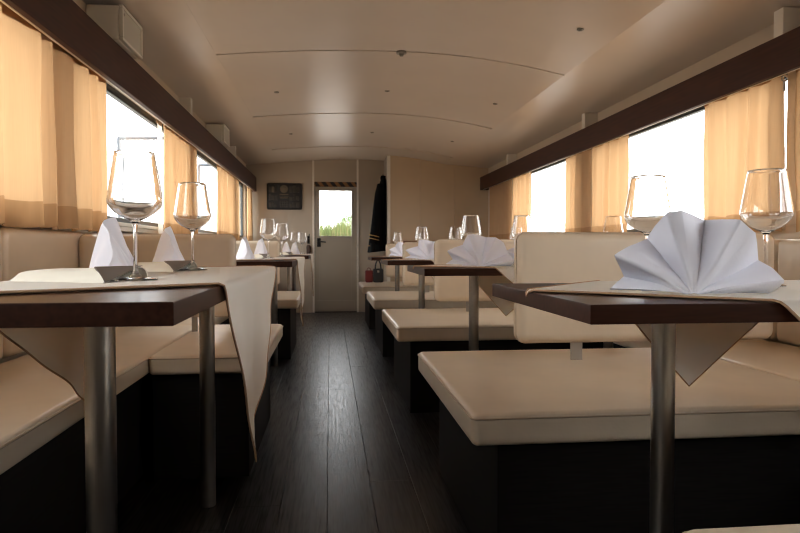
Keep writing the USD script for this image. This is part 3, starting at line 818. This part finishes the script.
# ------------------------------------------------------------------ dark plaque on the end wall
t = thing('wall_plaque', 'dark carved relief plaque on the end wall left of the door', 'wall plaque', (-.578, Y_END, 1.498))
from shapely.geometry import box as sbox
part('board', plate(list(sbox(-.20, -.146, .20, .146).buffer(.024, quad_segs=4).exterior.coords)[:-1], -.024, -.001), 'plaque', t)
rp = random.Random(3)
part('border', tube([(sx, -.025, sz) for sx, sz in ((-.21, -.156), (.21, -.156), (.21, .156), (-.21, .156))], .007, 6, closed=True), 'plaque', t)
def rel(x0, x1, z0, z1, mat='plaque_relief', d=.012):
    part('relief', rbox(x0, x1, -.024 - d, -.022, z0, z1, .004, 2), mat, t)
for cx0, cx1 in ((-.195, -.075), (.065, .195)):
    for zz0, zz1 in ((.05, .14), (-.05, .03), (-.14, -.07)):
        a = cx0
        while a < cx1 - .02:
            w = .02 + .025 * rp.random()
            hgt = (zz1 - zz0) * (.5 + .5 * rp.random())
            rel(a, min(a + w, cx1), zz0, zz0 + hgt, 'plaque_light' if rp.random() < .12 else 'plaque_relief')
            a += w + .008
part('medallion', moved((lambda m: (np.stack([m[0][:, 0], -m[0][:, 2], m[0][:, 1]], 1), m[1]))(lathe([(0, .034), (.028, .032), (.036, .026), (.046, .03), (.052, .022), (0, .022)], 28)), (-.005, 0, .095)), 'plaque_light', t)
for k, (w, z) in enumerate(((.055, .02), (.06, -.002), (.05, -.024))):
    rel(-.005 - w, -.005 + w, z, z + .010, 'plaque_light' if k != 1 else 'plaque_relief')
for i in range(4):
    for j in range(3):
        rel(-.058 + i * .028, -.036 + i * .028, -.14 + j * .03, -.117 + j * .03, d=.007)

t = thing('wall_hook', 'small dark metal wall catch on the frame left of the door handle', 'wall catch', (-.275, Y_END, .94))
part('back_plate', rbox(-.016, .016, -.006, -.001, -.05, .05, .003, 2), 'dark_metal', t)
part('arm', tube([(0, -.005, .02), (0, -.045, .025), (0.01, -.055, .05), (.012, -.05, .075)], .008), 'dark_metal', t)
t = thing('wall_tube', 'narrow brown wall tube hanging left of the door below the dark catch', 'wall tube', (-.275, Y_END - .035, .73))
part('tube', lathe([(0, 0), (.022, 0), (.027, .004), (.027, .125), (.020, .14), (0.014, .15), (0, .15)], 20), 'brown_bottle', t)
part('clip', rbox(-.012, .012, .022, .034, .05, .08, .002, 1), 'dark_metal', t)

# ------------------------------------------------------------------ uniform coat on the partition side
t = thing('coat', 'black coat with two gold braid stripes hanging beside the door', 'coat', (.575, 8.14, .79))
def coat_body():
    zs = np.linspace(0, .94, 30); n = 48
    P = np.zeros((n + 1, len(zs), 3))
    for k, z in enumerate(zs):
        w = z / .94
        half = np.interp(w, [0, .1, .3, .6, .85, .95, 1], [.112, .108, .092, .070, .050, .036, .020])
        cx = np.interp(w, [0, .5, 1], [.018, .048, .098])
        dp = np.interp(w, [0, .5, .88, 1], [.19, .185, .17, .03])
        for i in range(n + 1):
            a = 2 * math.pi * i / n
            rp_ = 1 + .09 * (1 - w) * math.sin(7 * a + 2 * w) + .04 * math.sin(13 * a + 5 * w) * (1 - .6 * w)
            P[i, k] = (min(cx + half * math.cos(a) * rp_, .125), dp * math.sin(a) * rp_, z + .012 * math.cos(a) * (1 - w))
    return P.reshape(-1, 3), grid_faces(n + 1, len(zs))[:, ::-1]
part('body', coat_body(), 'coat_cloth', t, smooth=True)
sl = part('sleeve', tube([(.055, -.13, .82), (.035, -.19, .70), (.005, -.215, .50), (-.02, -.22, .30), (-.045, -.215, .10)], [.05, .062, .058, .056, .060], 18), 'coat_cloth', t, smooth=True)
for zz in (.155, .195):
    c = np.array([-.038, -.2155, zz]); rr = .0605
    part('braid', tube([c + np.array([rr * math.cos(a), rr * math.sin(a), -.22 * rr * math.cos(a)]) for a in np.linspace(0, 2 * math.pi, 24, endpoint=False)], .005, 6, closed=True), 'gold_braid', sl, smooth=True, label='gold braid ring')
part('hem_braid', tube([(-.105 + .05 * k, -.02 - .06 * k, .075 - .004 * k) for k in range(2)], .004, 6), 'gold_braid', t)
part('collar', rbox(.06, .12, -.05, .05, .90, .955, .015, 3), 'coat_cloth', t)
part('hook', tube([(.128, 0, .95), (.10, 0, .95), (.09, 0, .965), (.09, 0, .985)], .006), 'dark_metal', t)

# ------------------------------------------------------------------ bags on the farthest right bench
BZ = SZR + .006
t = thing('handbag', 'black handbag with tall loop handle on the farthest right bench', 'bag', (.535, 7.22, BZ))
bag = rbox(-.058, .058, -.05, .05, 0, .155, .018, 3, mid=3)
bv = bag[0].copy(); k = 1 - .28 * np.clip(bv[:, 2] / .155, 0, 1); bv[:, 1] *= k; bv[:, 0] *= .92 + .08 * k
part('body', (bv, bag[1]), 'bag_black', t, smooth=True)
for yy in (-.02, .02):
    part('handle', tube([(-.032 * math.cos(a) , yy, .145 + .10 * math.sin(a)) for a in np.linspace(0, math.pi, 16)], .0065, 8), 'bag_black', t, smooth=True)
part('clasp', rbox(-.012, .012, -.043, -.036, .11, .135, .002, 1), 'spot_silver', t)
t = thing('shopping_bag', 'red bag standing beside the black handbag on the farthest right bench', 'bag', (.435, 7.26, BZ))
bag = rbox(-.042, .042, -.055, .055, 0, .135, .012, 3, mid=3)
bv = bag[0].copy(); bv[:, 1] *= 1 - .35 * np.clip(bv[:, 2] / .135, 0, 1)
part('body', (bv, bag[1]), 'bag_red', t, smooth=True)
part('handle', tube([(-.022 * math.cos(a), 0, .13 + .03 * math.sin(a)) for a in np.linspace(0, math.pi, 12)], .004, 8), 'bag_red', t, smooth=True)

# ------------------------------------------------------------------ outside
go = struct('ground')
part('bank', rbox(-60, 60, -40, 90, -.75, -.55, .01, 1), 'landing_concrete', go)
rs = np.random.RandomState(4)
def blades(n, x0, x1, y0, y1, h0, h1, w, lean):
    V, F = [], []
    for i in range(n):
        x, y = rs.uniform(x0, x1), rs.uniform(y0, y1)
        h = rs.uniform(h0, h1) * (0.96 + .04 * math.sin(x * 2.3))
        a = rs.uniform(0, math.pi); dx, dy = math.cos(a) * w, math.sin(a) * w
        lx, ly = rs.normal(0, lean) * h, rs.normal(0, lean) * h
        b = len(V)
        V += [(x - dx, y - dy, -.56), (x + dx, y + dy, -.56), (x + lx * .4 + dx * .8, y + ly * .4 + dy * .8, -.56 + h * .6), (x + lx * .4 - dx * .8, y + ly * .4 - dy * .8, -.56 + h * .6), (x + lx, y + ly, -.56 + h)]
        F += [[b, b + 1, b + 2], [b, b + 2, b + 3], [b + 3, b + 2, b + 4]]
    return np.array(V), np.array(F)
rd = thing('reed_bed', 'bright green and straw reeds seen through the door window', 'reeds', (0, 0, 0), kind='stuff')
part('green_reeds', blades(2600, -2.2, 3.2, 27, 30, 2.3, 2.8, .035, .05), 'reed_green', rd, smooth=False, kind='stuff')
part('straw_reeds', blades(1200, -2.2, 3.2, 27, 30, 2.1, 2.7, .03, .06), 'reed_straw', rd, smooth=False, kind='stuff')
for (bx, by, bh, lab) in ((1.25, 38.0, 3.5, 'green bush rising at the right in the door window, behind the reeds'),):
    t = thing('bush', lab, 'bush', (bx, by, -.56))
    V, F = [], []
    for i in range(3500):
        u = rs.normal(size=3); u /= np.linalg.norm(u); rad = rs.uniform(.6, 1) ** .5
        c = np.array([u[0] * .9 * rad, u[1] * .7 * rad, bh * .55 + u[2] * bh * .45 * rad])
        d1, d2 = rs.normal(size=3), rs.normal(size=3); d1 *= .06 / np.linalg.norm(d1); d2 *= .04 / np.linalg.norm(d2)
        b = len(V); V += [c - d1, c + d2, c + d1, c - d2]; F += [[b, b + 1, b + 2], [b, b + 2, b + 3]]
    part('foliage', (np.array(V), np.array(F)), 'bush_leaf', t, smooth=False, kind='stuff')
    part('stem', tube([(0, 0, 0), (.05, 0, bh * .4), (0, .05, bh * .8)], [.06, .045, .02], 8), 'pole_grey', t)
def pole_frame(x0, x1, y, z, label, r=.03):
    t = thing('pole_frame', label, 'pole frame', (x0, y, -.56))
    part('post', tube([(0, 0, 0), (0, 0, z + .56)], r, 10), 'pole_grey', t)
    part('post', tube([(x1 - x0, 0, 0), (x1 - x0, 0, z + .56)], r, 10), 'pole_grey', t)
    part('crossbar', tube([(-.02, 0, z + .56), (x1 - x0 + .02, 0, z + .60)], r, 10), 'pole_grey', t)
pole_frame(-3.72, -1.75, 12.0, 2.79, 'thin grey pole frame outside the first clear left window', .036)
pole_frame(-3.9, -2.0, 20.0, 3.33, 'thin grey pole frame outside the second clear left window', .045)
